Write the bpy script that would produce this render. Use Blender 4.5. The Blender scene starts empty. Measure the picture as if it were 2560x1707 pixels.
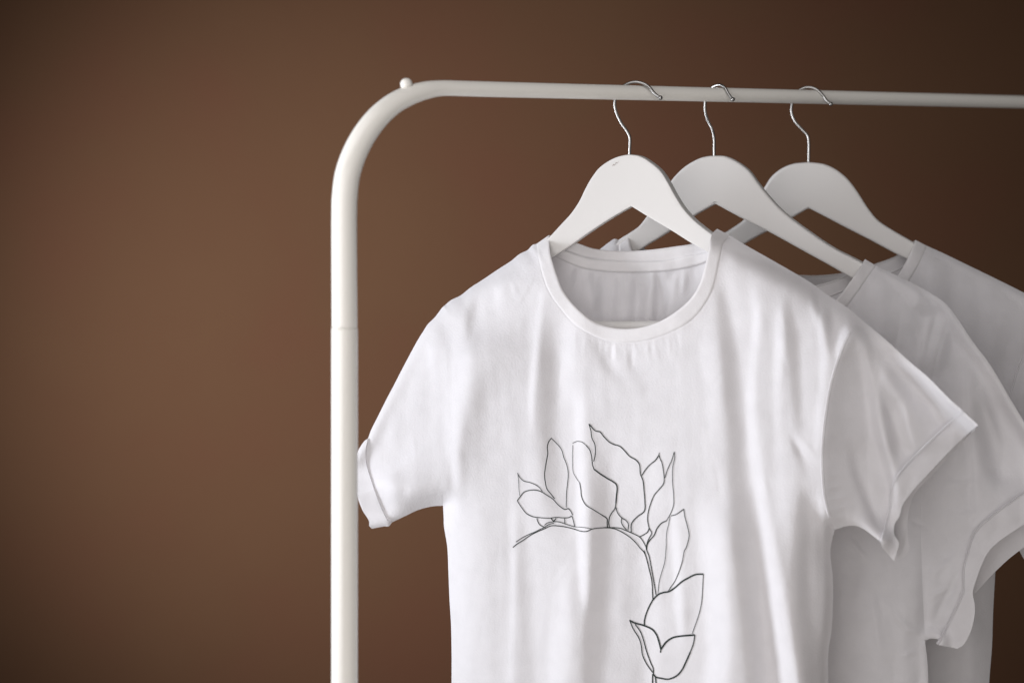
import bpy, bmesh, math
import numpy as np
from mathutils import Vector, Matrix
from mathutils.geometry import delaunay_2d_cdt

# ------------------------------------------------------------------ camera, world, lamps, exposure
SC = bpy.context.scene
COL = SC.collection
F = 4267.0            # focal length in photo pixels (60 mm on 36 mm)
CX, HY = 1280.0, 380.0
CAMZ = 1.50

cam_d = bpy.data.cameras.new('camera')
cam = bpy.data.objects.new('camera', cam_d)
COL.objects.link(cam)
cam_d.sensor_width = 36.0
cam_d.lens = 36.0 * F / 2560.0
cam_d.shift_y = -(853.5 - HY) / 2560.0
cam_d.clip_start = 0.05
cam_d.clip_end = 60
cam.location = (0, 0, CAMZ)
cam.rotation_euler = (math.radians(90), 0, 0)
cam_d.dof.use_dof = True
cam_d.dof.focus_distance = 1.80
cam_d.dof.aperture_fstop = 2.8
cam_d.dof.aperture_blades = 0
SC.camera = cam

w = bpy.data.worlds.new('World')
SC.world = w
w.use_nodes = True
bg = w.node_tree.nodes['Background']
bg.inputs['Color'].default_value = (1.0, 0.93, 0.88, 1)
bg.inputs['Strength'].default_value = 0.065

def aim(o, target):
    d = Vector(target) - Vector(o.location)
    o.rotation_euler = d.to_track_quat('-Z', 'Y').to_euler()

def area(name, loc, target, sx, sy, power, color, spread=180):
    l = bpy.data.lights.new(name, 'AREA')
    l.shape = 'RECTANGLE'
    l.size, l.size_y = sx, sy
    l.energy = power
    l.color = color
    l.spread = math.radians(spread)
    o = bpy.data.objects.new(name, l)
    COL.objects.link(o)
    o.location = loc
    aim(o, target)
    return o

# tall window far to the left: grazing daylight across the shirts
area('window_light', (-1.50, 1.60, 1.08), (0.10, 1.78, 1.27), 0.42, 1.2, 4.8, (0.935, 0.955, 1.0), 62)
# broad soft fill lamp added at the camera's left
area('left_fill', (-0.80, 0.45, 1.15), (0.05, 1.8, 1.32), 0.9, 1.0, 2.6, (1.0, 0.975, 0.98), 140)
# wide fill lamp added behind the camera to lift the shaded shirts
area('front_fill', (-0.22, -0.35, 1.56), (0.10, 1.85, 1.30), 1.9, 1.2, 8.0, (1.0, 0.95, 0.915), 130)
# fill lamp added overhead, then warm light coming up from the floor
area('overhead_fill', (-0.45, 0.80, 2.50), (0.15, 1.80, 1.30), 1.2, 0.9, 2.7, (1.0, 0.96, 0.95), 100)
area('floor_bounce', (0.20, 0.85, 0.30), (0.20, 1.75, 1.55), 0.5, 0.4, 1.4, (1.0, 0.93, 0.86), 120)
# unseen spot added off to the left for the wall's pool of light
sp = bpy.data.lights.new('wall_fill_spot', 'SPOT')
sp.energy = 200.0
sp.color = (1.0, 0.97, 0.93)
sp.spot_size = math.radians(70)
sp.spot_blend = 1.0
sp.shadow_soft_size = 0.25
spo = bpy.data.objects.new('wall_fill_spot', sp)
COL.objects.link(spo)
spo.location = (-1.15, 1.95, 1.12)
aim(spo, (-0.28, 4.0, 1.06))

SC.view_settings.view_transform = 'Standard'
SC.view_settings.look = 'None'
SC.view_settings.exposure = 0.0
SC.view_settings.gamma = 1.0
SC.view_settings.use_curve_mapping = False

# ------------------------------------------------------------------ materials
def mat(name, color, rough=0.6, metal=0.0, spec=0.5):
    m = bpy.data.materials.new(name)
    m.use_nodes = True
    p = m.node_tree.nodes['Principled BSDF']
    p.inputs['Base Color'].default_value = (*color, 1)
    p.inputs['Roughness'].default_value = rough
    p.inputs['Metallic'].default_value = metal
    p.inputs['Specular IOR Level'].default_value = spec
    return m, m.node_tree, p

def noise_bump(nt, p, scale, strength, dist=0.001, detail=4, stretch=None):
    tc = nt.nodes.new('ShaderNodeTexCoord')
    n = nt.nodes.new('ShaderNodeTexNoise')
    n.inputs['Scale'].default_value = scale
    n.inputs['Detail'].default_value = detail
    src = tc.outputs['Object']
    if stretch:
        mp = nt.nodes.new('ShaderNodeMapping')
        mp.inputs['Scale'].default_value = stretch
        nt.links.new(src, mp.inputs['Vector'])
        src = mp.outputs['Vector']
    nt.links.new(src, n.inputs['Vector'])
    b = nt.nodes.new('ShaderNodeBump')
    b.inputs['Strength'].default_value = strength
    b.inputs['Distance'].default_value = dist
    nt.links.new(n.outputs['Fac'], b.inputs['Height'])
    nt.links.new(b.outputs['Normal'], p.inputs['Normal'])
    return n, b

def fabric(name, color):
    m, nt, p = mat(name, color, 0.92, 0, 0.25)
    p.inputs['Sheen Weight'].default_value = 0.12
    p.inputs['Sheen Roughness'].default_value = 0.5
    n, b = noise_bump(nt, p, 520, 0.55, 0.0006, 3)
    # slight unevenness of the jersey knit
    tc = nt.nodes.new('ShaderNodeTexCoord')
    n2 = nt.nodes.new('ShaderNodeTexNoise')
    n2.inputs['Scale'].default_value = 60
    n2.inputs['Detail'].default_value = 6
    nt.links.new(tc.outputs['Object'], n2.inputs['Vector'])
    r = nt.nodes.new('ShaderNodeValToRGB')
    r.color_ramp.elements[0].color = (*[c * 0.965 for c in color], 1)
    r.color_ramp.elements[1].color = (*color, 1)
    r.color_ramp.elements[0].position = 0.35
    r.color_ramp.elements[1].position = 0.6
    nt.links.new(n2.outputs['Fac'], r.inputs['Fac'])
    nt.links.new(r.outputs['Color'], p.inputs['Base Color'])
    tr = nt.nodes.new('ShaderNodeBsdfTranslucent')
    tr.inputs['Color'].default_value = (0.85, 0.80, 0.76, 1)
    mx = nt.nodes.new('ShaderNodeMixShader')
    mx.inputs[0].default_value = 0.24
    out = nt.nodes['Material Output']
    nt.links.new(p.outputs[0], mx.inputs[1])
    nt.links.new(tr.outputs[0], mx.inputs[2])
    nt.links.new(mx.outputs[0], out.inputs['Surface'])
    return m

M_FAB = fabric('white_cotton_jersey', (0.805, 0.80, 0.835))
M_RIB = fabric('white_cotton_rib', (0.815, 0.808, 0.832))
M_THREAD, _, _ = mat('white_thread', (0.80, 0.78, 0.79), 0.8)
M_INK, nt, p = mat('printed_ink', (0.012, 0.02, 0.018), 0.7, 0, 0.3)
M_CHROME, nt, p = mat('polished_steel', (0.36, 0.355, 0.35), 0.3, 1.0)
M_RACK, nt, p = mat('cream_powder_coat', (0.90, 0.885, 0.84), 0.2, 0, 0.5)
noise_bump(nt, p, 350, 0.12, 0.0006, 2)

# painted wood of the hangers, with small scuffs
M_WOOD, nt, p = mat('white_painted_wood', (0.66, 0.65, 0.643), 0.5, 0, 0.4)
noise_bump(nt, p, 120, 0.25, 0.0006, 5, (1, 1, 0.5))
tc = nt.nodes.new('ShaderNodeTexCoord')
n = nt.nodes.new('ShaderNodeTexNoise'); n.inputs['Scale'].default_value = 42; n.inputs['Detail'].default_value = 8
n.inputs['Distortion'].default_value = 1.5
nt.links.new(tc.outputs['Object'], n.inputs['Vector'])
r = nt.nodes.new('ShaderNodeValToRGB')
r.color_ramp.elements[0].position = 0.235; r.color_ramp.elements[0].color = (0.42, 0.38, 0.35, 1)
r.color_ramp.elements[1].position = 0.29; r.color_ramp.elements[1].color = (0.66, 0.65, 0.643, 1)
nt.links.new(n.outputs['Fac'], r.inputs['Fac'])
nt.links.new(r.outputs['Color'], p.inputs['Base Color'])

# brown plastered wall
M_WALL, nt, p = mat('brown_plaster', (0.2, 0.11, 0.07), 0.85, 0, 0.2)
tc = nt.nodes.new('ShaderNodeTexCoord')
n = nt.nodes.new('ShaderNodeTexNoise'); n.inputs['Scale'].default_value = 2.3; n.inputs['Detail'].default_value = 3
n.inputs['Roughness'].default_value = 0.45
nt.links.new(tc.outputs['Object'], n.inputs['Vector'])
r = nt.nodes.new('ShaderNodeValToRGB')
e = r.color_ramp.elements
e[0].position = 0.30; e[0].color = (0.124, 0.056, 0.033, 1)
e[1].position = 0.70; e[1].color = (0.125, 0.065, 0.036, 1)
x = e.new(0.5); x.color = (0.121, 0.061, 0.034, 1)
nt.links.new(n.outputs['Fac'], r.inputs['Fac'])
nt.links.new(r.outputs['Color'], p.inputs['Base Color'])
n3 = nt.nodes.new('ShaderNodeTexNoise'); n3.inputs['Scale'].default_value = 30; n3.inputs['Detail'].default_value = 6
nt.links.new(tc.outputs['Object'], n3.inputs['Vector'])
b = nt.nodes.new('ShaderNodeBump'); b.inputs['Strength'].default_value = 0.3; b.inputs['Distance'].default_value = 0.004
nt.links.new(n3.outputs['Fac'], b.inputs['Height']); nt.links.new(b.outputs['Normal'], p.inputs['Normal'])

# ------------------------------------------------------------------ geometry helpers
def spline(pts, step=4.0):
    """Catmull-Rom through pts (n-d), resampled about every step px (first two coords)."""
    P = np.array(pts, float)
    if len(P) < 3:
        n = max(2, int(np.hypot(*(P[-1, :2] - P[0, :2])) / step) + 1)
        t = np.linspace(0, 1, n)[:, None]
        return P[0] * (1 - t) + P[-1] * t
    Q = np.vstack([2 * P[0] - P[1], P, 2 * P[-1] - P[-2]])
    out = []
    for i in range(1, len(Q) - 2):
        p0, p1, p2, p3 = Q[i - 1], Q[i], Q[i + 1], Q[i + 2]
        # centripetal parametrisation
        def tj(ti, a, b): return ti + max(1e-6, np.hypot(*(b[:2] - a[:2]))) ** 0.5
        t0 = 0.0; t1 = tj(t0, p0, p1); t2 = tj(t1, p1, p2); t3 = tj(t2, p2, p3)
        n = max(1, int(round(np.hypot(*(p2[:2] - p1[:2])) / step)))
        for t in t1 + (t2 - t1) * np.arange(n) / n:
            A1 = (t1 - t) / (t1 - t0) * p0 + (t - t0) / (t1 - t0) * p1
            A2 = (t2 - t) / (t2 - t1) * p1 + (t - t1) / (t2 - t1) * p2
            A3 = (t3 - t) / (t3 - t2) * p2 + (t - t2) / (t3 - t2) * p3
            B1 = (t2 - t) / (t2 - t0) * A1 + (t - t0) / (t2 - t0) * A2
            B2 = (t3 - t) / (t3 - t1) * A2 + (t - t1) / (t3 - t1) * A3
            out.append((t2 - t) / (t2 - t1) * B1 + (t - t1) / (t2 - t1) * B2)
    out.append(P[-1])
    return np.array(out)

def loop(*segs, step=4.0):
    """closed outline from spline segments that meet at corners"""
    pts = []
    for s in segs:
        q = spline(s, step)
        for p_ in q:
            if not pts or np.hypot(*(p_ - pts[-1])) > 0.8:
                pts.append(p_)
    while np.hypot(*(pts[0] - pts[-1])) < 0.8:
        pts.pop()
    return np.array(pts)

def dist_lines(P, lines):
    """distance of every point in P (n,2) to the nearest of a list of polylines"""
    best = np.full(len(P), 1e9)
    for L in lines:
        L = L[::3] if len(L) > 12 else L
        for a, b in zip(L[:-1], L[1:]):
            ab = b - a
            t = np.clip(((P - a) @ ab) / max(1e-9, ab @ ab), 0, 1)
            d = np.hypot(*(P - (a + t[:, None] * ab)).T)
            np.minimum(best, d, out=best)
    return best

def inside(P, poly):
    x, y = P[:, 0], P[:, 1]
    c = np.zeros(len(P), bool)
    j = len(poly) - 1
    for i in range(len(poly)):
        xi, yi = poly[i]; xj, yj = poly[j]
        if yi != yj:
            m = ((yi > y) != (yj > y)) & (x < (xj - xi) * (y - yi) / (yj - yi) + xi)
            c ^= m
        j = i
    return c

def fill(poly, step=5.0, coarse_below=None):
    """triangulate an outline with a regular interior; returns pts (n,2), tris"""
    x0, y0 = poly.min(0); x1, y1 = poly.max(0)
    gx = np.arange(x0, x1, step); rows = np.arange(y0, y1, step * 0.87)
    G = []
    for k, yy in enumerate(rows):
        G.append(np.column_stack([gx + (step / 2 if k % 2 else 0), np.full(len(gx), yy)]))
    G = np.vstack(G)
    G = G[inside(G, poly)]
    closed = np.vstack([poly, poly[:1]])
    d = np.full(len(G), 1e9)
    for a, b in zip(closed[:-1], closed[1:]):
        near = (np.abs(G[:, 0] - a[0]) < 20) & (np.abs(G[:, 1] - a[1]) < 20)
        if near.any():
            ab = b - a
            Pn = G[near]
            t = np.clip(((Pn - a) @ ab) / max(1e-9, ab @ ab), 0, 1)
            d[near] = np.minimum(d[near], np.hypot(*(Pn - (a + t[:, None] * ab)).T))
    G = G[d > step * 0.5]
    V = [Vector(p_) for p_ in np.vstack([poly, G])]
    n = len(poly)
    v, e, f, ov, oe, of = delaunay_2d_cdt(V, [], [list(range(n))], 1, 1e-4)
    return np.array([(a.x, a.y) for a in v]), [tuple(t) for t in f]

class Base:
    """vertical sheet through (X0,Y0), right end turned towards the camera by alpha, ends bowed by c"""
    def __init__(s, X0, Y0, alpha, c):
        s.X0, s.Y0, s.a, s.c = X0, Y0, math.radians(alpha), c
    def Y(s, px):
        k = (np.asarray(px, float) - CX) / F
        Y = np.full_like(k, s.Y0)
        for _ in range(15):
            u = (k * Y - s.X0) / math.cos(s.a)
            uu = np.where(np.abs(u) < 0.2, u * u, 0.04 + 0.4 * (np.abs(u) - 0.2))
            uu = np.where(np.abs(u) > 0.32, 0.088, uu)
            Y = s.Y0 - u * math.sin(s.a) - s.c * uu
        return Y
    def pts(s, P, h):
        P = np.asarray(P, float)
        Y = s.Y(P[:, 0]) - h
        return np.column_stack([(P[:, 0] - CX) / F * Y, Y, CAMZ + (HY - P[:, 1]) / F * Y])

def link(name, verts, faces, material, parent=None, smooth=True, fix=False):
    me = bpy.data.meshes.new(name)
    me.from_pydata([tuple(map(float, v)) for v in verts], [], [tuple(map(int, f)) for f in faces])
    me.update()
    if fix:
        bm = bmesh.new(); bm.from_mesh(me)
        bmesh.ops.recalc_face_normals(bm, faces=bm.faces[:])
        bm.to_mesh(me); bm.free()
    if smooth:
        me.polygons.foreach_set('use_smooth', [True] * len(me.polygons))
    me.materials.append(material)
    o = bpy.data.objects.new(name, me)
    COL.objects.link(o)
    if parent:
        o.parent = parent
        # vertices are in world coordinates; an Empty stands at its own place, mesh parents at the origin
        if parent.type == 'EMPTY':
            o.matrix_parent_inverse = Matrix.Translation(parent.location).inverted()
    return o

def empty(name, loc, label, cat, group=None):
    o = bpy.data.objects.new(name, None)
    COL.objects.link(o)
    o.empty_display_size = 0.05
    o.location = loc
    o['label'] = label
    o['category'] = cat
    if group: o['group'] = group
    return o

def orient(verts, tris, toward_camera=True):
    """flip triangles so their normals face the camera (or away)"""
    V = np.asarray(verts); T = np.asarray(tris)
    nrm = np.cross(V[T[:, 1]] - V[T[:, 0]], V[T[:, 2]] - V[T[:, 0]])
    s = nrm[:, 1].sum() < 0
    if s != toward_camera:
        T = T[:, ::-1]
    return T

def tube(pts, radii, n=24, cap=True):
    pts = [Vector(p_) for p_ in pts]
    V, Fc = [], []
    up = None
    for i, p_ in enumerate(pts):
        t = (pts[min(i + 1, len(pts) - 1)] - pts[max(i - 1, 0)]).normalized()
        if up is None:
            up = t.orthogonal().normalized()
        else:
            up = (up - t * up.dot(t)).normalized()
        s = t.cross(up)
        for k in range(n):
            a = 2 * math.pi * k / n
            V.append(p_ + (up * math.cos(a) + s * math.sin(a)) * radii[i])
    for i in range(len(pts) - 1):
        for k in range(n):
            k2 = (k + 1) % n
            Fc.append((i * n + k, i * n + k2, (i + 1) * n + k2, (i + 1) * n + k))
    if cap:
        Fc.append(tuple(range(n - 1, -1, -1)))
        Fc.append(tuple((len(pts) - 1) * n + k for k in range(n)))
    return V, Fc

def sphere(c, r, nu=20, nv=12, squash=1.0):
    V, Fc = [], []
    for j in range(nv + 1):
        th = math.pi * j / nv
        for i in range(nu):
            ph = 2 * math.pi * i / nu
            V.append(Vector(c) + Vector((r * math.sin(th) * math.cos(ph), r * math.sin(th) * math.sin(ph), r * squash * math.cos(th))))
    for j in range(nv):
        for i in range(nu):
            i2 = (i + 1) % nu
            Fc.append((j * nu + i, (j + 1) * nu + i, (j + 1) * nu + i2, j * nu + i2))
    return V, Fc

def joinm(*parts):
    V, Fc = [], []
    for v, f in parts:
        n = len(V)
        V += list(v)
        Fc += [tuple(int(a) + n for a in ff) for ff in f]
    return V, Fc

def solid(o, t, offset=-1):
    m = o.modifiers.new('thickness', 'SOLIDIFY')
    m.thickness = t
    m.offset = offset
    o.modifiers.new('crisp_edge', 'EDGE_SPLIT').split_angle = math.radians(50)
    return o

# ------------------------------------------------------------------ wall
wallw, wallh = 9.0, 5.0
wall = link('wall', [(-4.5, 4.0, -1), (4.5, 4.0, -1), (4.5, 4.0, 4), (-4.5, 4.0, 4),
                     (-4.5, 4.15, -1), (4.5, 4.15, -1), (4.5, 4.15, 4), (-4.5, 4.15, 4)],
            [(0, 1, 2, 3), (5, 4, 7, 6), (4, 0, 3, 7), (1, 5, 6, 2), (3, 2, 6, 7), (4, 5, 1, 0)], M_WALL, smooth=False)
wall['kind'] = 'structure'
wall['label'] = 'matt brown plastered wall behind the clothes rail'

# ------------------------------------------------------------------ clothes rack
def rackY(px):
    return 2.6342 / (1.5504 - (px - CX) / F)
def rackpt(px, py, dn=0.0):
    Y = rackY(px)
    return Vector(((px - CX) / F * Y, Y, CAMZ + (HY - py) / F * Y))
rack = empty('clothes_rack', (rackpt(862, 2600)), 'cream white metal clothes rail with a rounded corner, standing before the brown wall', 'clothes rack')

cl = [(861.3, 818, 64.5), (860.8, 700, 64.5), (860.4, 600, 64.5), (860.6, 540, 64.5), (862, 490, 64.5), (871, 428, 64), (899, 358, 62),
      (939, 300, 59), (981, 262, 55), (1022, 240, 51), (1063, 227, 46), (1102, 221.3, 40.5), (1176, 222.4, 39.2)]
C = spline(cl, 6)
pts = [rackpt(a, b) for a, b, c in C]
rad = [c / 2 * rackY(a) / F for a, b, c in C]
rr = rad[-1]
for px in range(1200, 3400, 60):
    Y = rackY(px)
    pts.append(Vector(((px - CX) / F * Y, Y, pts[-1].z * 0.6 + 0.4 * (CAMZ + 0.0616)) if px < 1400 else ((px - CX) / F * Y, Y, CAMZ + 0.0616)))
    rad.append(0.00775)
V, Fc = tube(pts, rad, 32)
link('rail', V, Fc, M_RACK, rack, fix=True)
r0 = 66.5 / 2 * rackY(861) / F
pl = [rackpt(861.3, 818.5), rackpt(861.3, 820.5), rackpt(861.3, 821), rackpt(861.3, 823), rackpt(861.3, 830), rackpt(861.3, 1200), rackpt(861.3, 1800), rackpt(861.3, 2600), rackpt(861.3, 4000)]
for q in pl: q.x, q.y = pl[0].x, pl[0].y
V, Fc = tube(pl, [r0 * 0.94, r0 * 0.985, r0, r0, r0, r0, r0, r0, r0], 32)
link('post', V, Fc, M_RACK, rack, fix=True)
# knob on the corner
kb = rackpt(1017, 226); kc = rackpt(1016, 211)
V, Fc = joinm(sphere(kc, 0.0060), tube([kb - Vector((0, 0, .004)), kc], [0.0044, 0.0036], 16))
link('knob', V, Fc, M_RACK, rack, fix=True)

# ------------------------------------------------------------------ hangers
def hanger(base, hbase, outline_segs, hook_pts, bar, label, px_top):
    e_ = empty('clothes_hanger', tuple(base.pts([px_top], 0)[0]), label, 'clothes hanger', 'white hangers on the rail')
    poly = loop(*outline_segs, step=7)
    P, T = fill(poly, 11)
    V0 = base.pts(P, 0.006)
    T = orient(V0, T)
    # thickness along the local normal of the bowed board
    dx = base.pts(P + np.array([3.0, 0]), 0.006) - V0
    tx, ty = dx[:, 0], dx[:, 1]
    L = np.hypot(tx, ty)
    N = np.column_stack([-ty / L, tx / L, np.zeros(len(P))])       # away from the camera
    n = len(P)
    V1 = V0 + N * 0.0145
    faces = [tuple(t) for t in T] + [tuple(t[::-1] + n) for t in T]
    # rim
    cnt = {}
    for t in T:
        for a, b in ((t[0], t[1]), (t[1], t[2]), (t[2], t[0])):
            cnt[(a, b)] = 1
    for (a, b) in list(cnt):
        if (b, a) not in cnt:
            faces.append((b, a, a + n, b + n))
    o = link('wooden_arms', np.vstack([V0, V1]), faces, M_WOOD, e_)
    bv = o.modifiers.new('rounded_edge', 'BEVEL')
    bv.width = 0.0026; bv.segments = 4; bv.limit_method = 'ANGLE'; bv.angle_limit = math.radians(50)
    bv.harden_normals = False
    # hook
    H = spline(hook_pts, 3)
    hp = hbase.pts(H[:, :2], 0)
    V, Fc = tube(hp, [0.00155] * len(hp), 14)
    V, Fc = joinm((V, Fc), sphere(hp[-1], 0.0024, 14, 10))
    link('hook', V, Fc, M_CHROME, e_, fix=True)
    # trouser bar
    B = base.pts(np.array(bar, float), -0.005)
    pp = [Vector(B[0]).lerp(Vector(B[1]), t) for t in np.linspace(0, 1, 9)]
    V, Fc = tube(pp, [0.0058] * 9, 20)
    link('trouser_bar', V, Fc, M_WOOD, e_, fix=True)
    return e_

B1 = Base(0.1226, 1.785, 19, 0.40)
B2 = Base(0.2189, 1.849, 15, 0.40)
B3 = Base(0.3334, 1.917, 8, 0.35)
H1 = Base(0.1226, 1.785, 21, 0)
H2 = Base(0.2189, 1.849, 48, 0)
H3 = Base(0.3334, 1.917, 20, 0)

hanger(B1, H1, [
    [(1573, 386.5), (1600, 391), (1631, 410), (1652, 429), (1670, 457), (1688, 490), (1708, 521), (1733, 549), (1757, 569), (1777, 584),
     (1850, 630), (1950, 690), (2020, 736), (2052, 762), (2056, 778), (2040, 784), (1985, 762), (1900, 708), (1767, 630), (1728, 608), (1683, 579.4), (1631, 548.8), (1578, 516)],
    [(1578, 516), (1530, 544), (1479, 577), (1428, 613), (1379, 645), (1280, 720), (1190, 790), (1140, 818), (1118, 812), (1122, 790), (1150, 762),
     (1220, 716), (1290, 668), (1335, 630), (1379, 586.5), (1402, 561.5), (1427.6, 533.5), (1448, 503), (1463, 472), (1479, 444), (1499, 418.7), (1530, 398), (1552, 390), (1573, 386.5)]],
    [(1574, 400), (1574, 375), (1574.5, 345), (1569, 331), (1553, 308), (1541.5, 284), (1537, 266), (1538, 250), (1545, 232), (1559, 216), (1575, 207.5), (1593, 205.5),
     (1611, 210.5), (1624.5, 220), (1635, 233), (1645, 241.5), (1651, 245)],
    [(1140, 816), (2062, 816)],
    'white wooden hanger nearest the corner, scuffed at its top, holding the leaf printed t-shirt', (1574, 386))
# one small zigzag scratch in the paint near the top of the front hanger
zz = [(1530, 416), (1534, 411.5), (1536, 414), (1540, 407), (1543, 408.5), (1547, 403)]
zw = [.3, 1.2, .6, 1.0, .5, .3]
q_ = B1.pts([(a, b - w_) for (a, b), w_ in zip(zz, zw)] + [(a, b + w_) for (a, b), w_ in zip(zz, zw)], 0.0063)
M_SCUFF, _, _ = mat('scuffed_paint', (0.30, 0.24, 0.22), 0.7)
link('scuff_mark', q_, [(k, k + 1, k + 7, k + 6) for k in range(5)], M_SCUFF, [o for o in COL.objects if o.name == 'clothes_hanger'][0])

hanger(B2, H2, [
    [(1785, 389.5), (1812, 391), (1843, 405), (1872, 427), (1893, 455), (1912, 480), (1958, 530), (2030, 585), (2084, 621), (2150, 655), (2215, 694), (2270, 728), (2298, 750),
     (2304, 768), (2290, 774), (2245, 756), (2190, 728), (2122, 692), (2068, 661), (2013.5, 631), (1915.6, 577), (1853.6, 546), (1788, 510)],
    [(1788, 510), (1747, 533), (1680, 575), (1647, 596), (1619, 613), (1560, 655), (1470, 715), (1380, 775), (1340, 795), (1322, 785), (1330, 765), (1400, 712), (1480, 655), (1530, 617),
     (1570, 585), (1596, 566.6), (1616, 542), (1650, 495), (1682.7, 445.5), (1713, 416), (1744, 398), (1765, 391.5), (1785, 389.5)]],
    [(1786, 402), (1785.5, 375), (1785, 345), (1780, 323.6), (1769.7, 302.5), (1763, 279), (1763, 257.6), (1767, 237), (1778, 221), (1790, 214.5), (1801, 213),
     (1812, 220), (1820, 234), (1827.7, 244.4), (1832, 249)],
    [(1345, 800), (2290, 795)],
    'white wooden hanger between the other two on the rail, holding the plain middle t-shirt', (1785, 390))

hanger(B3, H3, [
    [(2021, 405.6), (2057, 409.8), (2085, 421), (2112, 440.7), (2132, 463), (2151, 491), (2171, 522), (2194, 550), (2230, 575), (2273, 600), (2350, 645), (2450, 698), (2550, 745), (2590, 770),
     (2590, 788), (2570, 792), (2480, 752), (2380, 705), (2300, 665), (2240, 635), (2175, 600), (2120, 572), (2068, 544.5), (2022, 520.6)],
    [(2022, 520.6), (1978.6, 546), (1930, 573), (1893, 592), (1861, 611), (1790, 652), (1700, 700), (1620, 735), (1580, 745), (1560, 732), (1570, 715), (1640, 675), (1720, 630), (1780, 598), (1815, 582),
     (1840, 566), (1861, 550), (1888, 510), (1914, 466), (1931, 440.7), (1956, 421), (1984, 409.8), (2021, 405.6)]],
    [(2021.5, 415), (2022, 385), (2022, 357), (2019, 339.6), (2006.6, 325.6), (1987, 303), (1978.6, 280.7), (1980, 259.6), (1986, 240), (1999, 226), (2012, 220), (2026, 219),
     (2043, 225), (2057, 239), (2068, 254), (2077, 260.5)],
    [(1590, 745), (2560, 775)],
    'white wooden hanger farthest along the rail, holding the plain back t-shirt', (2022, 406))

# ------------------------------------------------------------------ t-shirts
GX0, GY0, GS = 700, 500, 4
GW, GH = 620, 480
YY = GY0 + GS * np.arange(GH)
XX = GX0 + GS * np.arange(GW)
def gblur(A, s, axis):
    r_ = int(3 * s); k = np.exp(-0.5 * (np.arange(-r_, r_ + 1) / s) ** 2); k /= k.sum()
    pad = [(0, 0), (0, 0)]; pad[axis] = (r_, r_)
    return np.apply_along_axis(lambda v: np.convolve(v, k, 'valid'), axis, np.pad(A, pad, mode='edge'))

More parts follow.
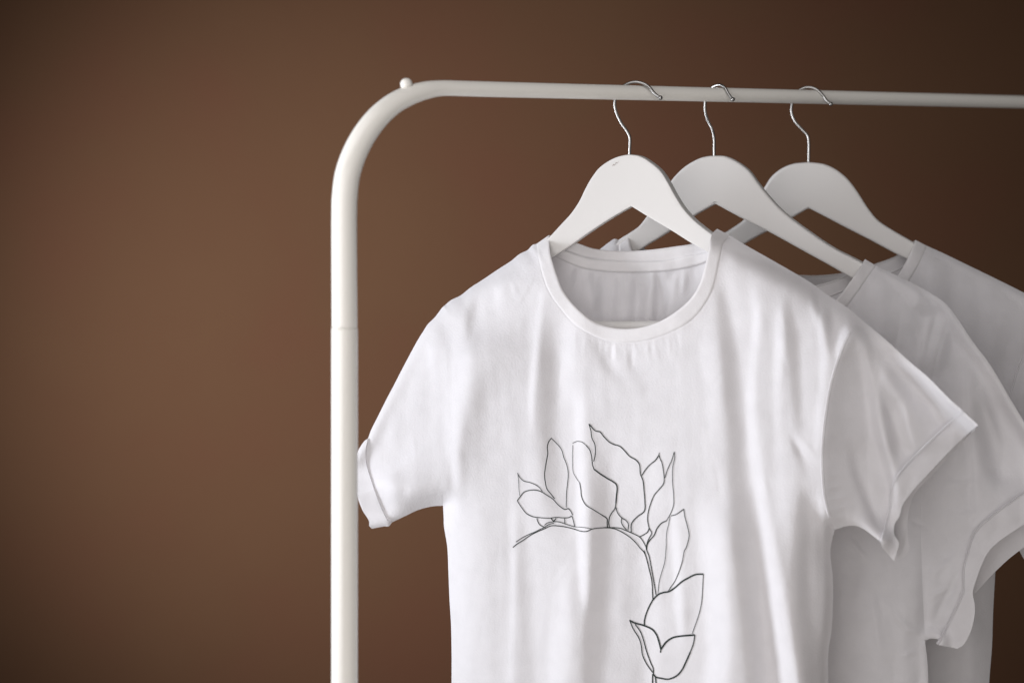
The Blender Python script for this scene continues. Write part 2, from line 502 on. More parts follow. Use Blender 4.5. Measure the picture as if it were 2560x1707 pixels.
class Cloth:
    def __init__(s, base, streaks, sil, D, seed, arms, leak=170.0, gain=1.0, rounding=48.0, tilt=None, noise=1.0, full=None, creases=(), cgain=1.0):
        s.cgain = cgain
        s.full, s.creases = full, creases
        s.base, s.sil, s.D, s.rounding, s.tilt = base, sil, D, rounding, tilt
        s.arms = arms
        s.field = s.make(streaks, seed, leak, gain, noise)
    def make(s, streaks, seed, leak, gain, noise):
        S = np.zeros((GH, GW))
        for st in streaks:
            sharp = max((r_[4] for r_ in st if len(r_) > 4), default=0)
            q = np.array([r_[:4] for r_ in st], float)      # x, y, width, amplitude[, sharp]
            ys = q[:, 1]
            m = (YY >= ys[0]) & (YY <= (ys[-1] if ys[-1] < 1690 else 1e6))
            xc = np.interp(YY, ys, q[:, 0]); ww = np.interp(YY, ys, q[:, 2]); aa = np.interp(YY, ys, q[:, 3])
            d = (XX[None, :] - xc[:, None]) / ww[:, None]
            if sharp > 0: d = np.where(d < 0, d * 2.6, d)      # sharp on the left side
            if sharp < 0: d = np.where(d > 0, d * 2.6, d)
            S += np.where(m[:, None], aa[:, None] * np.exp(-np.abs(d) ** 2.8), 0)
        S = gblur(S, 4.0, 0)
        S = gblur(S, 0.9, 1)
        rng = np.random.RandomState(seed)
        Hh = np.zeros((GH, GW)); dec = math.exp(-GS / leak)
        acc = np.zeros(GH)
        for j in range(GW):
            acc = acc * dec + S[:, j] * GS
            Hh[:, j] = acc
        rr = np.random.RandomState(seed + 100)
        lines = list(s.creases)
        for _ in range(70):
            x0, y0 = rr.uniform(1000, 2600), rr.uniform(650, 1750)
            an = math.radians(90 + rr.normal(0, 22)); L = rr.uniform(30, 120)
            lines.append([[(x0, y0), (x0 + math.cos(an) * L, y0 + math.sin(an) * L)], rr.uniform(3.5, 7), rr.choice([-1, 1]) * rr.uniform(.2, .6)])
        for ln, wd, hh in lines:
            q = spline(ln, 4)
            i0 = max(0, int((q[:, 0].min() - 40 - GX0) / GS)); i1 = min(GW, int((q[:, 0].max() + 40 - GX0) / GS) + 1)
            j0 = max(0, int((q[:, 1].min() - 40 - GY0) / GS)); j1 = min(GH, int((q[:, 1].max() + 40 - GY0) / GS) + 1)
            if i1 <= i0 or j1 <= j0: continue
            X, Y = np.meshgrid(XX[i0:i1], YY[j0:j1])
            D2 = np.full(X.shape, 1e9); Tm = np.zeros(X.shape)
            for k, (a, b_) in enumerate(q[:, :2]):
                d2 = (X - a) ** 2 + (Y - b_) ** 2
                m = d2 < D2; D2 = np.where(m, d2, D2); Tm = np.where(m, k / max(1, len(q) - 1), Tm)
            Hh[j0:j1, i0:i1] += hh * s.cgain * np.exp(-D2 / wd ** 2) * np.sin(np.pi * np.clip(Tm, .04, .96)) ** 0.6
        for (sx, sy, am) in ((6, 30, 1.5), (13, 60, 3.2), (3, 12, .45), (5, 4, .3), (1.5, 2.2, .10)):
            N = gblur(gblur(rng.randn(GH, GW), sx, 1), sy, 0)
            Hh += N / N.std() * am * noise
        return Hh * gain / 2370.0        # metres
    def sample(s, P, field):
        x = np.clip((P[:, 0] - GX0) / GS, 0, GW - 1.001); y = np.clip((P[:, 1] - GY0) / GS, 0, GH - 1.001)
        i = x.astype(int); j = y.astype(int); fx = x - i; fy = y - j
        f = field
        return (f[j, i] * (1 - fx) * (1 - fy) + f[j, i + 1] * fx * (1 - fy) + f[j + 1, i] * (1 - fx) * fy + f[j + 1, i + 1] * fx * fy)
    def h(s, P, extra=0.0):
        P = np.asarray(P, float)[:, :2]
        d = dist_lines(P, s.sil)
        m = 1 - np.exp(-d / s.rounding)
        m2 = 1 - np.exp(-(d / 26.0) ** 2)
        r_ = s.D * (s.full(P) if s.full else 1.0) * m + s.sample(P, s.field) * m2
        if s.tilt: r_ = r_ + s.tilt(P) * m2
        # the cloth lies on the shoulders of the hanger, never inside them
        fall = np.clip(dist_lines(P, s.arms) - 26, 0, 400) * 0.00016
        return np.maximum(r_, 0.0088 * (1 - np.exp(-d / 12.0)) - fall) + extra
    def hb(s, P, extra=0.0):
        P = np.asarray(P, float)[:, :2]
        d = dist_lines(P, s.sil)
        m2 = 1 - np.exp(-(d / 26.0) ** 2)
        r_ = -0.017 * (1 - np.exp(-d / s.rounding)) + (s.sample(P, s.bfield) if hasattr(s, 'bfield') else 0) * m2
        if s.tilt: r_ = r_ + np.minimum(s.tilt(P), 0) * m2
        fall = np.clip(dist_lines(P, s.arms) - 26, 0, 400) * 0.00016
        return np.minimum(r_, -0.0085 * (1 - np.exp(-d / 12.0)) + fall) - extra

def sheet(cl, poly, step=5.0, front=True, extra=0.0):
    P, T = fill(poly, step)
    h = cl.h(P, extra) if front else cl.hb(P, extra)
    V = cl.base.pts(P, h)
    return V, [tuple(t) for t in orient(V, T, front)]

def band(cl, inner, outer, n, front=True, rise=0.0013, nv=13, sink=0.0):
    """ribbed strip between two px curves, cushioned in cross-section"""
    a = spline(inner, 3); b = spline(outer, 3)
    def res(c):
        L = np.concatenate([[0], np.cumsum(np.hypot(*np.diff(c, axis=0).T))]); t = np.linspace(0, L[-1], n)
        return np.column_stack([np.interp(t, L, c[:, 0]), np.interp(t, L, c[:, 1])])
    a, b = res(a), res(b)
    P, E = [], []
    for v in np.linspace(0, 1, nv):
        P.append(a * (1 - v) + b * v)
        E.append(np.full(n, rise * (1 - (2 * v - 1) ** 10) - sink * (1 - v)))
    P = np.vstack(P); E = np.concatenate(E)
    h = cl.h(P) + E if front else cl.hb(P) - E
    V = cl.base.pts(P, h)
    Q = [(j * n + i, j * n + i + 1, (j + 1) * n + i + 1, (j + 1) * n + i) for j in range(nv - 1) for i in range(n - 1)]
    # orient
    V = np.asarray(V); T = np.array(Q)
    nr = np.cross(V[T[:, 1]] - V[T[:, 0]], V[T[:, 2]] - V[T[:, 0]])[:, 1].sum()
    if (nr < 0) != front: T = T[:, ::-1]
    return V, [tuple(t) for t in T]

def ribbons(cl, strokes, lift=0.0006):
    parts = []
    for st in strokes:
        q = spline(st, 2.5)
        t = np.gradient(q[:, :2], axis=0); L = np.hypot(*t.T)[:, None]; t = t / np.maximum(L, 1e-6)
        nrm = np.column_stack([-t[:, 1], t[:, 0]])
        wv = q[:, 2:3] / 2
        P = np.vstack([q[:, :2] + nrm * wv, q[:, :2] - nrm * wv])
        V = cl.base.pts(P, cl.h(P) + lift)
        n = len(q)
        Q = np.array([(i, i + 1, n + i + 1, n + i) for i in range(n - 1)])
        nr = np.cross(V[Q[:, 1]] - V[Q[:, 0]], V[Q[:, 2]] - V[Q[:, 0]])[:, 1].sum()
        if nr > 0: Q = Q[:, ::-1]
        parts.append((V, [tuple(a) for a in Q]))
    return joinm(*parts)

def stitches(cl, line, n_skip=7.0, length=3.6, width=1.5, lift=0.0005):
    q = spline(line, 1.0)
    L = np.concatenate([[0], np.cumsum(np.hypot(*np.diff(q, axis=0).T))])
    st = []
    s_ = 2.0
    while s_ + length < L[-1]:
        a = [np.interp(s_, L, q[:, 0]), np.interp(s_, L, q[:, 1]), width]
        b_ = [np.interp(s_ + length, L, q[:, 0]), np.interp(s_ + length, L, q[:, 1]), width]
        st.append([a, [(a[0] + b_[0]) / 2, (a[1] + b_[1]) / 2, width * 1.2], b_]); s_ += n_skip
    return ribbons(cl, st, lift)

def seam(cl, line, half=4.0, height=0.0010, base=0.00015):
    q = spline(line, 3); t = np.gradient(q, axis=0); t /= np.maximum(np.hypot(*t.T)[:, None], 1e-6)
    nr = np.column_stack([-t[:, 1], t[:, 0]])
    n = len(q); P, E = [], []
    for v in np.linspace(-1, 1, 9):
        P.append(q + nr * v * half); E.append(np.full(n, base + height * abs(math.sin(math.pi * v)) * (1 - 0.25 * v * v)))
    P = np.vstack(P); V = cl.base.pts(P, cl.h(P) + np.concatenate(E))
    Q = np.array([(j * n + i, j * n + i + 1, (j + 1) * n + i + 1, (j + 1) * n + i) for j in range(8) for i in range(n - 1)])
    k = np.cross(V[Q[:, 1]] - V[Q[:, 0]], V[Q[:, 2]] - V[Q[:, 0]])[:, 1].sum()
    if k > 0: Q = Q[:, ::-1]
    return V, [tuple(a) for a in Q]

THK = 0.0007

def shirt(cl, loc_px, label, bodyF, bodyB, sleeves, collarF, collarB, tape=None, stitch=None, print_=None, step=5.0, seams=()):
    e_ = empty('t_shirt', tuple(cl.base.pts([loc_px], 0)[0]), label, 't-shirt', 'white t-shirts on hangers')
    link('front_panel', *sheet(cl, loop(*bodyF), step, True), M_FAB, e_)
    link('back_panel', *sheet(cl, loop(*bodyB), step + 2, False), M_FAB, e_)
    for (outl, cuffF, cuffB) in sleeves:
        pl_ = loop(*outl)
        so = link('sleeve', *joinm(sheet(cl, pl_, step, True), sheet(cl, pl_, step + 2, False)), M_FAB, e_)
        thick = cuffF[0][0][0] > 2000
        parts = [sheet(cl, loop(*cuffF, step=3), 4, True, 0.0030 if thick else 0.0020)]
        if thick: parts.append(seam(cl, cuffF[-1], 3.5, 0.0012, 0.0026))
        if cuffB: parts.append(sheet(cl, loop(*cuffB, step=3), 4, False, 0.0022))
        solid(link('cuff', *joinm(*parts), M_FAB, so), 0.0022)
    ca = band(cl, *collarF, 150, True, 0.0010)
    cb = band(cl, *collarB, 110, False, 0.0010)
    co = solid(link('collar', *joinm(ca, cb), M_RIB, e_), 0.0012)
    if stitch: link('stitching', *stitches(cl, stitch), M_THREAD, co)
    for sm in seams: link('armhole_seam', *seam(cl, sm), M_FAB, e_)
    if tape:
        a = band(cl, *tape, 90, False, -0.0022)
        V = a[0]
        solid(link('neck_tape', V, a[1], M_RIB, e_), 0.0007)
    if print_: link('leaf_print', *print_, M_INK, e_)
    return e_

# ---- front shirt -------------------------------------------------------------
sh_L = [(1341, 610), (1332, 612), (1319, 625), (1299, 635), (1278, 652), (1242.6, 675), (1207, 699), (1176, 719), (1151, 738.6), (1128, 750), (1105, 769)]
sl_L = [(1105, 769), (1087, 793), (1069, 811), (1059, 826.6), (1043.7, 851), (1023, 889), (1003, 927), (985, 962), (967, 996), (944, 1042), (927.6, 1075), (920, 1095.6)]
cf_Lt = [(920, 1095.6), (912, 1101), (898, 1121), (887, 1144)]
cf_Lo = [(887, 1144), (884, 1170), (887, 1208), (893, 1233), (908.5, 1274), (924, 1305), (926, 1317.6), (930, 1321)]
cf_Lb = [(930, 1321), (945, 1318), (962, 1315), (972, 1315), (980, 1305)]
cf_Li = [(980, 1305), (972, 1303), (962, 1289), (941.6, 1241), (926, 1195), (916, 1160), (914, 1125), (920, 1095.6)]
un_L = [(980, 1305), (1013, 1289.5), (1043.7, 1275), (1079, 1265.5), (1107.5, 1263.5)]
ah_L = [(1107.5, 1263.5), (1110, 1190), (1116, 1100), (1119, 1000), (1117, 900), (1112, 830), (1105, 769)]
bd_L = [(1107.5, 1263.5), (1109, 1290), (1110, 1315.6), (1118, 1365), (1121, 1430), (1123.6, 1494.7), (1127.5, 1559.5), (1129, 1637), (1129, 1707), (1131, 1900), (1133, 2230)]
hem = [(1133, 2230), (1600, 2245), (2068, 2230)]
bd_R = [(2068, 2230), (2068, 1900), (2070, 1707), (2071, 1626), (2078.6, 1575), (2082, 1511), (2082, 1445), (2076, 1380), (2081, 1345), (2087, 1323)]
ah_R = [(2087, 1323), (2075, 1293), (2062, 1242), (2056, 1178.6), (2056, 1127.5), (2059, 1080), (2067, 1017), (2077, 962), (2093, 907), (2106, 868), (2124, 830), (2153, 797.7)]
sh_R = [(2153, 797.7), (2117, 768), (2066, 735.5), (2029, 708), (1992.5, 686), (1919, 644), (1861, 611), (1826, 589.5)]
ctR = [(1826, 589.5), (1810, 581), (1793, 572)]
ctL = [(1372, 588), (1358, 598), (1341, 610)]
col_o = [(1341, 610), (1345, 638.5), (1358, 692), (1375, 734), (1403, 773), (1436, 810), (1478, 836), (1520.6, 852), (1563, 857), (1619, 850), (1678, 830), (1731, 798.5), (1765, 756), (1784, 717),
         (1798, 655), (1810, 608), (1826, 589.5)]
col_i = [(1372, 588), (1375, 630), (1381, 655), (1392, 689), (1408, 728), (1436, 765), (1478.5, 801), (1508, 814), (1549, 822), (1599, 819.5), (1644, 806), (1686, 782), (1728, 745), (1751, 706),
         (1763, 664), (1773, 622), (1780, 585), (1793, 572)]
sl_R = [(2153, 797.7), (2212, 847), (2270, 900), (2321.6, 944), (2376, 999), (2409, 1027)]
cR_t = [(2409, 1027), (2425, 1043), (2446, 1062.5)]
cR_o = [(2446, 1062.5), (2415, 1088), (2381, 1120), (2330, 1173.5), (2279, 1229.6), (2256, 1263), (2248, 1291), (2237, 1308.7), (2235.5, 1334), (2247, 1357), (2241, 1382.6), (2235, 1402)]
cR_b = [(2235, 1402), (2205, 1365.7), (2203, 1355)]
cR_i = [(2203, 1355), (2215, 1314), (2225, 1268), (2228, 1235), (2239, 1198), (2317, 1112), (2409, 1027)]
un_R = [(2087, 1323), (2098, 1320), (2113, 1315), (2138.6, 1314), (2159, 1322), (2184.5, 1340.6), (2203, 1355)]
R = lambda s: s[::-1]
bt = [(1372, 588), (1405, 596), (1448, 609), (1478, 620), (1520.6, 626), (1577, 627.5), (1633, 623.5), (1689, 616), (1728, 610), (1765, 598), (1793, 572)]     # back collar top
bb = [(1341, 610), (1380, 618), (1420, 629), (1464.5, 644), (1520, 651.5), (1577, 654.5), (1661, 652.6), (1717, 641), (1768, 630), (1805, 610), (1826, 589.5)]
tb = [(1345, 622), (1400, 646), (1430, 660), (1464, 671), (1520, 678.5), (1577, 680.5), (1633, 679), (1689, 674), (1759, 657), (1800, 634), (1826, 600)]
sil1 = [spline(s_, 5) for s_ in (ctL, sh_L, sl_L, cf_Lt, cf_Lb, un_L, bd_L, bd_R, un_R, cR_t, sl_R, sh_R, ctR)]

h_ = 0.34
ST1 = [
    # left shoulder / chest
    [(1150, 800, 22, 0), (1152, 850, 28, .25), (1152, 940, 34, .32), (1139, 1040, 24, .32), (1131, 1130, 14, .36), (1143, 1195, 9, .3), (1146, 1230, 7, 0)],
    [(1200, 700, 10, 0), (1190, 735, 11, -.22), (1180, 777, 13, -.3), (1168, 850, 10, -.25), (1160, 880, 8, 0)],
    [(1215, 900, 40, 0), (1200, 980, 40, -.12), (1180, 1050, 35, -.12), (1170, 1200, 35, -.12), (1165, 1300, 40, 0)],
    [(1250, 690, 9, 0), (1244, 730, 10, .2), (1236, 790, 10, 0)],
    [(1225, 720, 14, 0), (1226, 777, 14, -.13), (1228, 850, 16, -.05), (1230, 900, 16, 0)],
    [(1300, 640, 6, 0), (1295, 655, 6, -.25), (1292, 690, 7, 0)],
    [(1362, 700, 9, 0), (1352, 740, 10, .26), (1342, 830, 11, .26), (1332, 930, 10, .3), (1327, 1000, 9, .38, 1), (1328, 1050, 9, .2), (1330, 1090, 9, 0)],
    [(1318, 650, 16, 0), (1312, 740, 14, .12), (1300, 830, 14, 0)],
    [(1375, 740, 20, 0), (1370, 830, 24, -.2), (1368, 930, 26, -.25), (1370, 1050, 32, -.25), (1380, 1200, 34, -.2), (1395, 1300, 30, -.1), (1400, 1360, 30, 0)],
    [(1102, 790, 9, 0), (1103, 815, 12, -.22), (1112, 870, 12, -.22), (1116, 930, 9, 0)],
    [(1100, 830, 5, 0), (1108, 880, 5, .25), (1118, 940, 5, 0)],
    [(1070, 840, 7, 0), (1078, 885, 7, .3), (1090, 960, 7, 0)],
    # under the collar
    [(1425, 815, 12, 0), (1422, 880, 18, .16), (1421, 960, 18, .12), (1420, 1030, 18, 0)],
    [(1482, 850, 6, 0), (1497, 880, 9, -.22), (1530, 930, 14, -.22), (1560, 960, 16, -.14), (1590, 1000, 16, 0)],
    [(1545, 862, 6, 0), (1560, 890, 9, -.2), (1596, 945, 12, -.15), (1620, 1000, 12, 0)],
    [(1506, 856, 5, 0), (1523, 885, 7, .2), (1560, 935, 9, .12), (1590, 990, 9, 0)],
    [(1580, 860, 5, 0), (1586, 885, 6, .16), (1600, 930, 7, 0)],
    [(1775, 800, 24, 0), (1775, 880, 26, .14), (1778, 960, 26, .12), (1780, 1050, 26, .1), (1780, 1150, 24, 0)],
    [(1796, 690, 12, 0), (1808, 760, 16, -.26), (1822, 890, 24, -.32), (1833, 1000, 26, -.3), (1848, 1200, 28, -.3), (1868, 1400, 28, -.35), (1890, 1600, 28, -.4), (1900, 1710, 28, -.4)],
    [(1882, 700, 7, 0), (1893, 800, 9, .34), (1885, 900, 10, .3), (1879, 1000, 11, .36), (1885, 1100, 13, .36), (1897, 1180, 14, .36), (1914, 1315, 18, .42), (1934, 1451, 22, .6), (1954, 1586, 24, .75), (1975, 1710, 26, .8)],
    [(1948, 730, 9, 0), (1949, 860, 11, .4), (1945, 960, 11, .25), (1946, 1050, 11, .2), (1950, 1150, 14, .12), (1960, 1300, 15, .15), (1985, 1420, 14, 0)],
    [(1968, 720, 12, 0), (1974, 800, 13, -.28), (1985, 880, 15, -.3), (1990, 960, 15, -.25), (2000, 1060, 14, -.15), (2000, 1110, 14, 0)],
    [(2022, 725, 5, 0), (2034, 770, 7, .3), (2050, 820, 9, .3), (2063, 890, 10, .35), (2052, 1000, 9, .32), (2044, 1108, 8, .2), (2042, 1160, 8, 0)],
    [(2030, 716, 6, 0), (2040, 745, 8, -.7), (2050, 790, 7, 0)],
    [(2066, 742, 7, 0), (2074, 800, 11, -.5), (2078, 860, 9, -.25), (2080, 900, 7, 0)],
    [(2134, 792, 5, 0), (2116, 822, 6, .8), (2100, 866, 6, .7), (2094, 900, 5, 0)],
    [(2095, 780, 4, 0), (2098, 820, 4, .3), (2098, 870, 4, 0)],
    [(2048, 920, 8, 0), (2049, 975, 9, -.28), (2056, 1020, 7, 0)],
    [(1970, 1060, 7, 0), (1990, 1090, 8, .3), (2014, 1120, 8, .34), (2036, 1148, 6, 0)],
    [(1974, 1070, 8, 0), (1990, 1120, 10, -.3), (2010, 1160, 10, -.24), (2025, 1200, 10, 0)],
    [(2014, 1190, 12, 0), (2012, 1260, 16, -.25), (2012, 1340, 20, -.35), (2005, 1420, 22, -.35), (2010, 1500, 22, -.38), (2020, 1710, 24, -.35)],
    [(2046, 1200, 6, 0), (2055, 1280, 8, .36), (2063, 1380, 8, .5), (2062, 1480, 8, .4), (2056, 1600, 8, .4), (2050, 1710, 8, .35)],
    # lower chest
    [(1283, 1140, 9, 0), (1286, 1250, 9, .14), (1288, 1350, 10, .22, -1), (1287, 1430, 10, .26), (1286, 1533, 11, .2), (1280, 1710, 12, .16)],
    [(1310, 1300, 16, 0), (1315, 1400, 18, -.18), (1318, 1500, 20, -.18), (1315, 1710, 20, -.12)],
    [(1434, 960, 22, 0, 1), (1446, 1020, 20, .28), (1448, 1120, 20, .26), (1450, 1220, 20, .3), (1452, 1330, 20, .5), (1455, 1420, 18, .55), (1460, 1500, 12, .4), (1464, 1535, 8, 0)],
    [(1412, 1400, 14, 0), (1406, 1480, 22, .2), (1402, 1560, 26, .26), (1400, 1640, 30, .32), (1392, 1710, 30, .32)],
    [(1485, 1000, 22, 0), (1492, 1100, 26, -.18), (1500, 1250, 30, -.25), (1500, 1400, 30, -.3), (1492, 1550, 30, -.3), (1480, 1710, 30, -.25)],
    [(1560, 1150, 24, 0), (1580, 1350, 34, -.14), (1590, 1500, 36, -.16), (1590, 1710, 36, -.14)],
    [(1640, 1100, 22, 0), (1636, 1250, 22, .1), (1630, 1400, 22, .14), (1630, 1710, 22, .15)],
    [(1680, 1200, 10, 0, 1), (1684, 1300, 14, .25), (1690, 1400, 16, .4), (1694, 1500, 14, .45), (1702, 1590, 10, .3), (1706, 1620, 8, 0)],
    [(1770, 1230, 30, 0), (1780, 1330, 34, .32), (1790, 1450, 30, .5), (1798, 1560, 28, .6), (1800, 1640, 26, .55), (1790, 1710, 30, .5)],
    [(1720, 1450, 10, 0), (1722, 1540, 12, -.14), (1722, 1600, 12, 0)],
    # left sleeve
    [(1060, 860, 30, 0), (1050, 960, 40, -.12), (1010, 1080, 40, -.15), (960, 1160, 30, -.1), (950, 1190, 30, 0)],
    [(955, 1190, 30, 0), (962, 1215, 24, .4), (985, 1270, 16, .3), (995, 1300, 10, 0)],
    [(1030, 1200, 7, 0), (1022, 1230, 8, .25), (1010, 1275, 7, 0)],
    [(1105, 1170, 18, 0), (1108, 1230, 18, -.1), (1112, 1330, 12, .05), (1114, 1400, 12, 0)],
    # right sleeve
    [(2142, 840, 8, 0), (2154, 878, 12, .5), (2176, 955, 15, .75), (2190, 1057, 15, .85), (2204, 1102, 14, .85), (2224, 1178, 12, .8), (2236, 1245, 12, .6), (2232, 1300, 9, 0)],
    [(2200, 960, 10, 0), (2214, 1040, 14, -.45), (2236, 1130, 15, -.45), (2255, 1180, 12, 0)],
    [(2186, 885, 7, 0), (2205, 937, 9, .55), (2235, 985, 10, .6), (2261, 1031, 10, .5), (2270, 1060, 8, 0)],
    [(2244, 1010, 8, 0), (2256, 1045, 11, .5), (2274, 1105, 11, .55), (2294, 1140, 8, 0)],
    [(2215, 905, 14, 0), (2240, 945, 18, -.35), (2290, 1010, 20, -.2), (2330, 1070, 20, -.1), (2350, 1090, 20, 0)],
    [(2340, 1000, 14, 0), (2350, 1040, 20, .3), (2366, 1065, 14, 0)],
    [(2120, 1090, 10, 0), (2135, 1170, 10, -.35), (2165, 1250, 12, -.5), (2190, 1320, 10, -.4), (2200, 1345, 8, 0)],
    [(2145, 1140, 8, 0), (2175, 1220, 8, .35), (2205, 1300, 8, 0)],
]
for k_ in range(5):   # puckers along the lower right armhole
    y0 = 1215 + 22 * k_
    ST1.append([(2082 + 4 * k_, y0, 16, 0), (2086 + 4 * k_, y0 + 6, 16, .12 * (1 if k_ % 2 else -1)), (2088 + 4 * k_, y0 + 14, 16, 0)])

def tilt1(P):
    x, y = P[:, 0], P[:, 1]
    t = np.zeros(len(P))
    # right sleeve falls back, left sleeve falls back a little
    seam = np.interp(y, [800, 900, 1000, 1130, 1240, 1330], [2150, 2096, 2070, 2057, 2062, 2090])
    dr = np.clip(x - seam, 0, 400) * (y < 1420)
    t -= 0.007 * (1 - np.exp(-dr / 90.0)) + dr * 0.00014
    # groove at the armhole seam
    inb = (y > 800) & (y < 1330)
    t -= np.where(inb, 0.0006 * np.exp(-((x - seam) / 3.5) ** 2), 0)
    dl = np.clip(1118 - x, 0, 300) * (y < 1340)
    t -= dl * 0.00007
    t += 0.00004 * np.clip(x - 1130, 0, 330)
    # body turns away towards its right side
    t -= 0.000035 * np.clip(x - 1880, 0, 230)
    return t

CR1 = []
rg = np.random.RandomState(5)
for k_ in range(26):                      # small gathers under the neckband
    t_ = rg.uniform(0.12, 0.88); x_ = 1400 + 330 * t_
    y_ = np.interp(x_, [1403, 1436, 1478, 1520, 1563, 1619, 1678, 1731], [773, 810, 836, 852, 857, 850, 830, 798]) + 7
    CR1.append([[(x_, y_), (x_ + (x_ - 1565) * 0.06 + rg.uniform(-3, 10), y_ + rg.uniform(18, 55))], rg.uniform(2.8, 4.5), rg.choice([-1, 1]) * rg.uniform(.5, 1.0)])
CR1 += [[[(2070, 1250), (2130, 1238)], 5, 1.4], [[(2074, 1274), (2125, 1266)], 5, 1.4], [[(2078, 1294), (2120, 1290)], 4.5, 1.3], [[(2066, 1222), (2105, 1213)], 5, 1.0],
        [[(2060, 1195), (2092, 1186)], 5, .8], [[(2082, 1312), (2100, 1300), (2116, 1308)], 4, 1.2],
        [[(2045, 1240), (2068, 1262)], 5, 1.0], [[(2048, 1275), (2072, 1292)], 5, .9],
        [[(1995, 1090), (2040, 1142)], 7, 1.6], [[(1975, 1085), (2010, 1150)], 7, -1.4],
        [[(2300, 1010), (2340, 1075)], 8, .8], [[(2190, 960), (2236, 1060), (2262, 1130)], 7, -1.0]]
C1 = Cloth(B1, ST1, sil1, 0.024, 3, [np.array([(1372., 620), (1290, 690), (1150, 785)]), np.array([(1780., 610), (1900, 670), (2030, 755)])], gain=1.75, tilt=tilt1, noise=0.7, creases=CR1,
           full=lambda P: 1 - 0.6 * np.clip((P[:, 0] - np.interp(P[:, 1], [800, 900, 1000, 1130, 1240, 1330], [2150, 2096, 2070, 2057, 2062, 2090])) / 110.0, 0, 1) * (P[:, 1] < 1420))
ST1b = [
    [(1541, 682, 8, 0), (1541, 705, 9, .35), (1543, 800, 11, .35), (1543, 900, 11, 0)],
    [(1622, 684, 6, 0), (1624, 705, 7, .45), (1612, 750, 8, .45), (1606, 810, 9, .4), (1606, 900, 9, 0)],
    [(1674, 690, 7, 0), (1673, 720, 8, .4), (1664, 800, 9, .4), (1660, 900, 9, 0)],
    [(1590, 680, 8, 0), (1588, 700, 9, -.35), (1580, 800, 12, -.3), (1580, 900, 12, 0)],
    [(1641, 682, 6, 0), (1642, 705, 7, -.4), (1638, 800, 10, -.4), (1635, 900, 10, 0)],
    [(1465, 680, 10, 0), (1465, 730, 12, .2), (1468, 810, 14, .2), (1470, 900, 14, 0)],
    [(1500, 685, 10, 0), (1502, 730, 12, -.2), (1505, 810, 14, -.2), (1505, 900, 14, 0)],
    [(1605, 684, 3, 0), (1606, 694, 4, .4), (1606, 706, 4, 0)],
    [(1655, 684, 4, 0), (1656, 700, 4, .3), (1655, 725, 5, 0)],
    [(1570, 684, 4, 0), (1566, 700, 5, .25), (1562, 730, 5, 0)],
]
CRb = []
for k_ in range(22):
    x_ = rg.uniform(1420, 1740); y_ = np.interp(x_, [1400, 1464, 1577, 1689, 1759], [646, 671, 680, 674, 657]) + 4
    CRb.append([[(x_, y_), (x_ + rg.uniform(-8, 8), y_ + rg.uniform(20, 70))], rg.uniform(3.5, 6), rg.choice([-1, 1]) * rg.uniform(.7, 1.6)])
C1.creases = CRb
C1.bfield = C1.make(ST1b, 9, 60, 3.2, 0.8)

